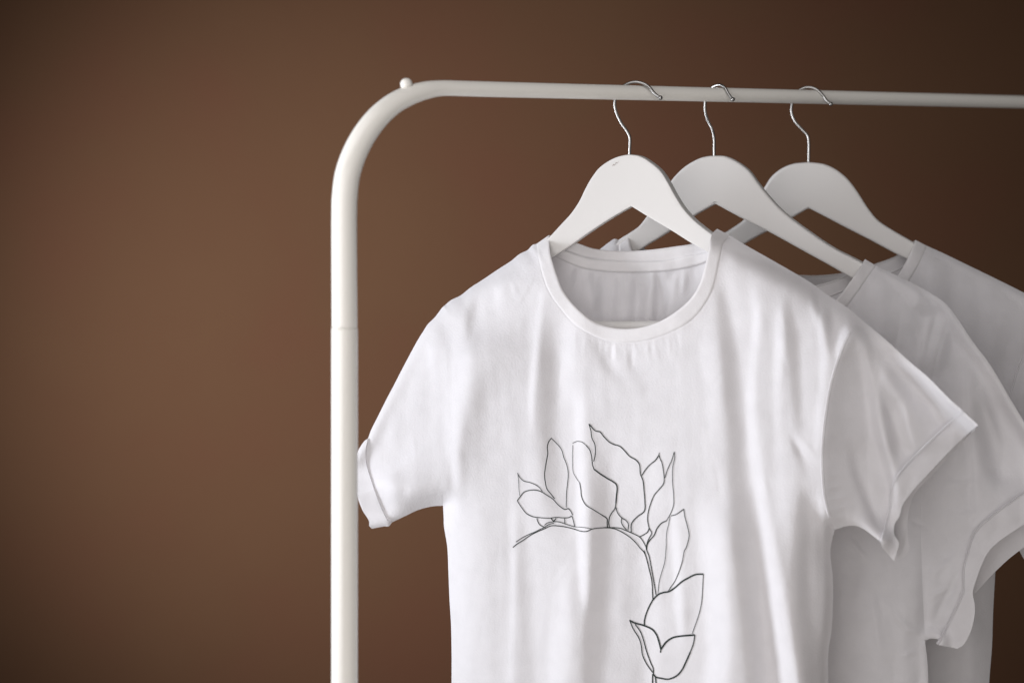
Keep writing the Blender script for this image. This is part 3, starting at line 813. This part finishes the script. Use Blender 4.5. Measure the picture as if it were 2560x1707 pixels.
def z8(x, y): return (1240 + x / 3.92, 1000 + y / 3.92)
def z1(x, y): return (1240 + x / 3.853, 1300 + y / 3.853)
def S8(w_, *p_): return [(*z8(*a), w_ * 1.03) for a in p_]
def S1(w_, *p_): return [(*z1(*a), w_ * 1.03) for a in p_]
strokes = [
    S8(1.7, (210,712),(225,745),(270,790),(330,805),(390,830),(430,860),(455,893)),
    S8(1.2, (213,715),(222,800),(226,880),(233,935)),
    S8(2.1, (208,985),(240,940),(275,900),(330,882),(385,880),(440,895),(500,930),(560,970),(600,1015),(640,1050),(680,1070),(705,1060),(735,1090),(750,1125)),
    S8(1.9, (208,985),(250,1050),(300,1110),(360,1140),(430,1150),(520,1155),(590,1147),(660,1152),(715,1148),(740,1135),(755,1170),(772,1240)),
    S8(2.2, (543,372),(515,410),(503,460),(507,520),(490,620),(476,730),(483,800),(500,870),(540,920),(575,965)),
    S8(1.8, (543,372),(600,430),(640,480),(665,560),(695,640),(708,720),(703,800),(692,900),(688,1050)),
    S8(2.0, (400,1155),(410,1190),(435,1225),(475,1243)),
    S8(1.8, (475,1225),(500,1203),(560,1190),(620,1192),(680,1212),(770,1240)),
    S8(2.6, (540,1158),(566,1186)), S8(2.2, (566,1186),(590,1155)),
    S8(2.0, (673,1155),(674,1185),(676,1212)),
    S8(1.8, (195,1388),(260,1345),(330,1310),(380,1290),(430,1265),(475,1243),(520,1215),(568,1203)),
    S8(2.1, (165,1442),(200,1412),(260,1375),(340,1320),(400,1290),(470,1260),(540,1230),(620,1232),(700,1245),(770,1263),(830,1282),(885,1285),(940,1262),(1000,1252),(1100,1250),(1170,1262),(1240,1295),(1310,1340),(1370,1395),(1410,1445),(1450,1490),(1480,1567))
      + S1(2.4, (1475,470),(1500,580),(1507,680),(1510,765)),
    S8(1.4, (770,1240),(830,1243),(900,1252),(945,1262)),
    S8(2.1, (1050,1247),(1150,1247),(1220,1255),(1270,1275),(1330,1300),(1405,1338),(1440,1380),(1470,1440)) + S1(2.3, (1450,285),(1475,350),(1490,430),(1515,560),(1530,650),(1540,715)),
    S8(1.4, (750,422),(795,403),(845,412),(885,445)),
    S8(2.2, (885,445),(920,490),(938,560),(945,630),(960,675)),
    S8(3.3, (960,675),(1020,720),(1090,765),(1150,800),(1178,825),(1187,860),(1180,940),(1175,1010)),
    S8(2.4, (1175,1010),(1165,1060),(1130,1110),(1112,1150),(1105,1200),(1112,1245)),
    S8(1.1, (752,440),(750,600),(757,705),(785,760),(820,810)),
    S8(1.9, (820,810),(830,870),(840,950),(880,1025),(960,1075),(1040,1125)),
    S8(2.8, (1040,1125),(1088,1160),(1090,1200),(1092,1245)),
    S8(2.2, (910,232),(930,300),(940,370),(968,430),(975,490),(968,560),(957,600)),
    S8(2.5, (912,235),(975,300),(1020,312),(1055,355),(1110,410),(1160,435),(1210,450),(1260,495),(1310,550),(1370,585),(1405,630),(1415,720),(1440,790),(1450,880),(1458,980),(1453,1085),(1385,1140),(1330,1205),(1325,1300)),
    S8(2.2, (1175,1050),(1190,1100),(1230,1150),(1270,1175),(1297,1210),(1293,1275)),
    S8(2.2, (1235,1150),(1228,1190),(1245,1230),(1280,1270)),
    S8(2.3, (1430,735),(1465,680),(1510,630),(1560,590),(1596,538)), S8(1.8, (1594,540),(1601,515)),
    S8(2.1, (1598,538),(1606,570),(1625,610),(1640,690),(1648,770),(1640,820),(1600,870),(1550,930),(1520,1000),(1495,1080),(1485,1160),(1500,1250),(1525,1300),(1500,1350),(1480,1400),(1472,1465)),
    S8(1.8, (1655,760),(1680,680),(1725,580),(1746,505)),
    S8(1.6, (1746,505),(1752,560),(1733,650),(1730,800),(1740,920),(1740,1020),(1715,1100),(1670,1180)),
    S8(2.4, (1670,1180),(1620,1205),(1575,1260),(1550,1320),(1500,1380),(1480,1420),(1475,1465)),
    S8(2.3, (1405,1338),(1450,1315),(1485,1290),(1500,1255)),
    S8(2.0, (1712,1133),(1760,1120),(1800,1095),(1840,1065)),
    S8(1.9, (1840,1065),(1850,1140),(1875,1230),(1892,1320),(1880,1390),(1860,1450)) + S1(1.7, (1815,290),(1795,390),(1760,500),(1720,590),(1685,640),(1660,680)),
    S8(1.3, (1705,1140),(1690,1220),(1672,1300),(1668,1420)) + S1(1.4, (1640,230),(1625,400),(1590,520),(1570,600),(1560,700)),
    S1(2.4, (1425,290),(1450,370),(1475,470)),
    S1(3.8, (1510,765),(1560,715),(1610,695),(1665,685),(1720,650),(1790,590),(1850,555),(1920,522),(1997,517)),
    S1(1.7, (1997,517),(1990,650),(1980,790),(1950,920),(1915,1020),(1890,1092)),
    S1(3.2, (1510,765),(1470,840),(1440,920),(1428,980),(1432,1015)),
    S1(4.0, (1285,962),(1330,985),(1432,1015),(1505,1050),(1545,1100),(1570,1170),(1588,1240)), S1(3.0, (1588,1240),(1585,1256),(1584,1273)),
    S1(4.2, (1588,1240),(1640,1170),(1700,1130),(1770,1115),(1912,1103)),
    S1(2.6, (1915,1105),(1900,1190),(1870,1270)), S1(3.6, (1870,1270),(1830,1360),(1790,1440),(1740,1495),(1660,1528),(1590,1520),(1540,1508),(1515,1480)),
    S1(2.7, (1290,965),(1320,1040),(1380,1140),(1400,1210),(1410,1290),(1450,1380),(1510,1465)),
    S1(2.7, (1340,1000),(1390,1070),(1420,1150),(1450,1260),(1490,1370),(1515,1430),(1515,1480)),
    S1(3.0, (1509,1478),(1507,1567),(1500,1750),(1490,2000)), S1(3.0, (1535,1508),(1540,1567),(1535,1750),(1525,2000)),
]
shirt(C1, (1574, 600), 'front white t-shirt with a black line drawing of leafy branches, closest to the rail corner',
      bodyF=[sh_L, R(ah_L), bd_L, hem, bd_R, ah_R, sh_R, R(col_o)],
      bodyB=[R(sh_R), R(ah_R), R(bd_R), R(hem), R(bd_L), ah_L, R(sh_L), bb],
      sleeves=[
          ([sl_L, R(cf_Li), un_L, ah_L], [cf_Lt, cf_Lo, cf_Lb, cf_Li], [cf_Lt, cf_Lo, cf_Lb, cf_Li]),
          ([sl_R, R(cR_i), R(un_R), ah_R], [cR_t, cR_o, cR_b, cR_i],
           [cR_t, [(2446, 1063), (2384, 1127), (2335, 1180), (2283, 1238), (2270, 1281), (2267, 1330), (2271, 1365), (2261, 1388), (2239, 1400)], [(2239, 1400), (2215, 1365), (2203, 1355)], cR_i]),
      ],
      collarF=(col_i, col_o), collarB=(bt, bb), tape=([(a, b - 0) for a, b in bb], tb),
      stitch=[(a + (a - 1570) * 0.012, b + 6) for a, b in col_o[1:-1]],
      print_=ribbons(C1, strokes), step=5.0, seams=[ah_R[1:-1]])

# ---- middle shirt -------------------------------------------------------------
s2_L = [(1546, 600), (1537, 597), (1522, 606), (1504, 620), (1470, 645), (1400, 690), (1340, 730), (1300, 775)]
s2_Ls = [(1300, 775), (1270, 850), (1240, 950), (1212, 1050), (1195, 1140)]
s2_ct = [(1195, 1140), (1185, 1180)]
s2_co = [(1185, 1180), (1200, 1240), (1230, 1300)]
s2_cb = [(1230, 1300), (1262, 1292)]
s2_ci = [(1262, 1292), (1235, 1230), (1195, 1140)]
s2_un = [(1262, 1292), (1300, 1270), (1345, 1258)]
s2_ah = [(1345, 1258), (1340, 1100), (1325, 900), (1300, 775)]
s2_bl = [(1345, 1258), (1355, 1500), (1360, 1800), (1362, 2230)]
s2_hm = [(1362, 2230), (1800, 2245), (2322, 2230)]
s2_br = [(2322, 2230), (2322, 1900), (2321, 1707), (2318, 1650), (2313, 1605)]
s2_ar = [(2313, 1605), (2306, 1450), (2302, 1250), (2315, 1050), (2340, 900), (2378, 774)]
s2_sr = [(2378, 774), (2358, 753.8), (2321.6, 730), (2266.7, 700.8), (2230, 683), (2190, 664)]
c2R = [(2190, 664), (2175, 655), (2162.5, 647.7)]
c2L = [(1571, 584), (1560, 588), (1546, 600)]
c2o = [(1546, 600), (1552, 660), (1590, 780), (1680, 870), (1820, 910), (1960, 890), (2060, 830), (2117, 766.6), (2150, 722), (2172, 690), (2190, 664)]
c2i = [(1571, 584), (1584, 640), (1625, 750), (1700, 825), (1830, 865), (1950, 845), (2035, 800), (2091, 748), (2125, 705), (2148, 672), (2162.5, 647.7)]
b2t = [(1571, 584), (1600, 612), (1660, 655), (1750, 695), (1850, 722), (1950, 727), (2036, 714), (2102, 695), (2140, 675), (2162.5, 647.7)]
b2b = [(1546, 600), (1580, 640), (1650, 690), (1750, 730), (1850, 757), (1950, 762), (2050, 748), (2110, 728), (2160, 700), (2190, 664)]
s2_rs = [(2378, 774), (2402, 808.6), (2431, 852.5), (2475, 911), (2522.7, 991.5), (2560, 1053.6), (2600, 1115), (2640, 1175)]
s2_rt = [(2640, 1175), (2665, 1198), (2690, 1225)]
s2_ro = [(2690, 1225), (2620, 1270), (2560, 1309.6), (2490.6, 1358), (2467.7, 1383.5), (2440, 1450), (2432, 1480.5), (2437, 1511), (2435.8, 1541.7), (2426.8, 1577), (2409, 1610.6), (2393.7, 1620.8)]
s2_rb = [(2393.7, 1620.8), (2370, 1616), (2345, 1610.6)]
s2_ri = [(2345, 1610.6), (2381, 1541.7), (2404, 1490.7), (2408, 1480), (2409, 1421.8), (2419, 1383.5), (2437, 1332.5), (2480, 1290), (2531, 1252.5), (2640, 1175)]
s2_ru = [(2313, 1600), (2330, 1595), (2347, 1600), (2345, 1610.6)]
s2_rB = [(2690, 1226), (2640, 1305), (2600, 1338), (2560, 1366), (2521, 1396), (2483, 1432), (2457, 1460), (2437, 1482)]
sil2 = [spline(s_, 5) for s_ in (c2L, s2_L, s2_Ls, s2_ct, s2_cb, s2_un, s2_bl, s2_br, s2_ru, s2_rt, s2_rs, s2_sr, c2R)]
ST2 = [
    [(2362, 775, 5, 0), (2350, 800, 8, .3), (2325, 860, 10, .3), (2302, 912, 8, .3), (2295, 925, 7, 0)],
    [(2380, 800, 8, 0), (2372, 850, 14, -.25), (2350, 930, 18, -.2), (2340, 1000, 18, 0)],
    [(2382, 800, 4, 0), (2386, 850, 5, .3), (2386, 880, 5, 0)],
    [(2398, 850, 8, 0), (2412, 950, 12, .22), (2424, 1060, 12, .3), (2432, 1180, 10, .36), (2440, 1290, 9, .36), (2436, 1330, 8, 0)],
    [(2440, 1000, 16, 0), (2460, 1100, 22, -.3), (2480, 1180, 22, -.4), (2500, 1240, 20, 0)],
    [(2250, 860, 14, 0), (2240, 950, 20, .1), (2240, 1050, 20, 0)],
    [(2225, 1350, 12, 0), (2235, 1450, 14, .12), (2250, 1600, 14, .12), (2250, 1710, 14, .1)],
    [(2290, 1300, 14, 0), (2300, 1450, 14, -.3), (2304, 1560, 12, -.4), (2305, 1640, 12, -.35), (2305, 1710, 12, -.3)],
    [(2325, 1350, 8, 0), (2326, 1450, 9, .3), (2326, 1570, 8, .3), (2322, 1600, 8, 0)],
    [(2130, 1340, 20, 0), (2150, 1500, 24, .1), (2160, 1710, 24, .1)],
    [(2300, 800, 20, 0), (2240, 850, 30, -.06), (2200, 900, 30, 0)],
    [(2395, 1350, 8, 0), (2370, 1420, 10, .2), (2340, 1500, 10, .2), (2330, 1540, 8, 0)],
    [(2350, 1430, 8, 0), (2340, 1500, 10, -.22), (2335, 1560, 8, 0)],
]
def tilt2(P):
    x, y = P[:, 0], P[:, 1]
    t = -0.00006 * np.clip(x - 2150, 0, 400)
    seam = np.interp(y, [774, 900, 1050, 1250, 1450, 1600], [2378, 2340, 2315, 2302, 2306, 2314])
    return t - 0.0006 * np.exp(-((x - seam) / 4.0) ** 2)
C2 = Cloth(B2, ST2, sil2, 0.022, 11, [np.array([(1570., 610), (1340, 780)]), np.array([(2160., 680), (2270, 745)])], gain=2.2, tilt=tilt2, noise=1.2, creases=[
    [[(2262, 1573), (2290, 1578), (2318, 1589)], 4.5, 1.8], [[(2320, 1497), (2345, 1482), (2370, 1472)], 5, 1.2], [[(2276, 1299), (2320, 1318)], 5, -1.0],
    [[(2371, 1209), (2445, 1205)], 4, .8], [[(2390, 1284), (2440, 1282)], 4, .8], [[(2259, 1637), (2290, 1631)], 4.5, 1.0], [[(2120, 1345), (2150, 1378), (2170, 1400)], 6, 1.0],
    [[(2325, 1440), (2380, 1395)], 7, 1.0], [[(2330, 1560), (2372, 1480), (2400, 1420)], 9, -1.4], [[(2210, 1500), (2260, 1560), (2290, 1572)], 9, 1.2],
    [[(2170, 810), (2240, 850)], 9, .4], [[(2240, 730), (2300, 750)], 8, -.3], [[(2330, 780), (2296, 920)], 9, 1.4], [[(2460, 1000), (2500, 1120)], 9, 1.2],
    [[(2180, 1480), (2200, 1640)], 12, 1.2]], cgain=2.4)
shirt(C2, (1785, 600), 'plain white t-shirt half hidden between the leaf printed front shirt and the back shirt',
      bodyF=[s2_L, R(s2_ah), s2_bl, s2_hm, s2_br, s2_ar, s2_sr, R(c2o)],
      bodyB=[R(s2_sr), R(s2_ar), R(s2_br), R(s2_hm), R(s2_bl), s2_ah, R(s2_L), b2b],
      sleeves=[
          ([s2_Ls, R(s2_ci), s2_un, s2_ah], [s2_ct, s2_co, s2_cb, s2_ci], [s2_ct, s2_co, s2_cb, s2_ci]),
          ([s2_rs, R(s2_ri), R(s2_ru), [(2313, 1600), (2313, 1605)], s2_ar], [s2_rt, s2_ro, s2_rb, s2_ri],
           [s2_rt, s2_rB, [(2437, 1482), (2425, 1440), (2437, 1332.5)], [(2437, 1332.5), (2480, 1290), (2531, 1252.5), (2640, 1175)]]),
      ],
      collarF=(c2i, c2o), collarB=(b2t, b2b), step=6.0,
      stitch=[(a + 5, b + 5) for a, b in c2o[6:-1]])

# ---- back shirt -------------------------------------------------------------
s3_L = [(1765, 622), (1700, 665), (1620, 715), (1560, 760), (1525, 805)]
s3_Ls = [(1525, 805), (1500, 880), (1470, 980), (1445, 1080)]
s3_ct = [(1445, 1080), (1435, 1115)]
s3_co = [(1435, 1115), (1450, 1170), (1475, 1220)]
s3_cb = [(1475, 1220), (1505, 1212)]
s3_ci = [(1505, 1212), (1480, 1160), (1445, 1080)]
s3_un = [(1505, 1212), (1540, 1200), (1575, 1195)]
s3_ah = [(1575, 1195), (1565, 1050), (1550, 900), (1525, 805)]
s3_bl = [(1575, 1195), (1580, 1500), (1585, 1800), (1585, 2200)]
s3_hm = [(1585, 2200), (2000, 2215), (2462, 2200)]
s3_br = [(2462, 2200), (2465, 1900), (2472.8, 1707), (2480, 1613), (2483, 1524), (2488, 1434.6), (2491, 1380), (2492, 1330)]
s3_ar = [(2492, 1330), (2494, 1200), (2505, 1080), (2524.5, 988), (2545, 920), (2565, 865), (2600, 790)]
s3_sr = [(2600, 790), (2600, 760), (2560, 732), (2480, 692), (2420, 663), (2358, 633), (2318, 615)]
s3_sr = [(2640, 790), (2610, 760), (2560, 732), (2480, 692), (2420, 663), (2358, 633), (2318, 615)]
s3_ar = [(2492, 1330), (2494, 1200), (2505, 1080), (2524.5, 988), (2545, 920), (2575, 865), (2640, 790)]
c3R = [(2318, 615), (2300, 605), (2288.7, 600)]
c3L = [(1790, 608), (1778, 612), (1765, 622)]
c3o = [(1765, 622), (1775, 690), (1820, 800), (1920, 880), (2040, 890), (2150, 850), (2230, 770), (2274, 700.8), (2300, 655), (2318, 615)]
c3i = [(1790, 608), (1800, 670), (1850, 770), (1940, 835), (2040, 845), (2130, 805), (2200, 745), (2244.8, 688), (2270, 645), (2288.7, 600)]
b3t = [(1790, 608), (1820, 632), (1850, 650), (1920, 675), (1989, 686.5), (2040, 688.5), (2102, 683), (2150, 672), (2190, 659), (2241, 638.6), (2288.7, 600)]
b3b = [(1765, 622), (1800, 660), (1850, 685), (1920, 708), (1989, 719), (2040, 721), (2110, 716), (2160, 705), (2210, 690), (2265, 664), (2318, 615)]
s3_rs = [(2640, 790), (2690, 850), (2750, 950), (2810, 1050), (2850, 1110)]
s3_rt = [(2850, 1110), (2885, 1150)]
s3_ro = [(2885, 1150), (2780, 1330), (2660, 1485)]
s3_rb = [(2660, 1485), (2600, 1445)]
s3_ri = [(2600, 1445), (2720, 1300), (2850, 1110)]
s3_ru = [(2492, 1330), (2530, 1350), (2548, 1376), (2562, 1400), (2600, 1445)]
sil3 = [spline(s_, 5) for s_ in (c3L, s3_L, s3_Ls, s3_ct, s3_cb, s3_un, s3_bl, s3_br, s3_ru, s3_rb, s3_rt, s3_rs, s3_sr, c3R)]
ST3 = [
    [(2400, 1480, 20, 0), (2410, 1600, 24, .12), (2410, 1710, 24, .1)],
    [(2500, 800, 30, 0), (2480, 900, 30, -.12), (2470, 1000, 30, 0)],
    [(2350, 1600, 14, 0), (2360, 1700, 16, -.2), (2362, 1720, 16, -.2)],
]
def tilt3(P):
    x, y = P[:, 0], P[:, 1]
    seam = np.interp(y, [790, 865, 920, 988, 1080, 1330], [2640, 2575, 2545, 2524, 2505, 2492])
    return -0.00005 * np.clip(x - 2480, 0, 600) - 0.0008 * np.exp(-((x - seam) / 4.0) ** 2) * (y < 1330)
C3 = Cloth(B3, ST3, sil3, 0.022, 23, [np.array([(1790., 630), (1570, 740)]), np.array([(2280., 620), (2450, 705), (2580, 780)])], gain=2.2, tilt=tilt3, noise=1.1, cgain=2.0)
shirt(C3, (2022, 620), 'plain white t-shirt at the back, farthest from the rail corner',
      bodyF=[s3_L, R(s3_ah), s3_bl, s3_hm, s3_br, s3_ar, s3_sr, R(c3o)],
      bodyB=[R(s3_sr), R(s3_ar), R(s3_br), R(s3_hm), R(s3_bl), s3_ah, R(s3_L), b3b],
      sleeves=[
          ([s3_Ls, R(s3_ci), s3_un, s3_ah], [s3_ct, s3_co, s3_cb, s3_ci], [s3_ct, s3_co, s3_cb, s3_ci]),
          ([s3_rs, R(s3_ri), R(s3_ru), s3_ar], [s3_rt, s3_ro, s3_rb, s3_ri], [s3_rt, s3_ro, s3_rb, s3_ri]),
      ],
      collarF=(c3i, c3o), collarB=(b3t, b3b), step=7.0, seams=[s3_ar[1:-1]])
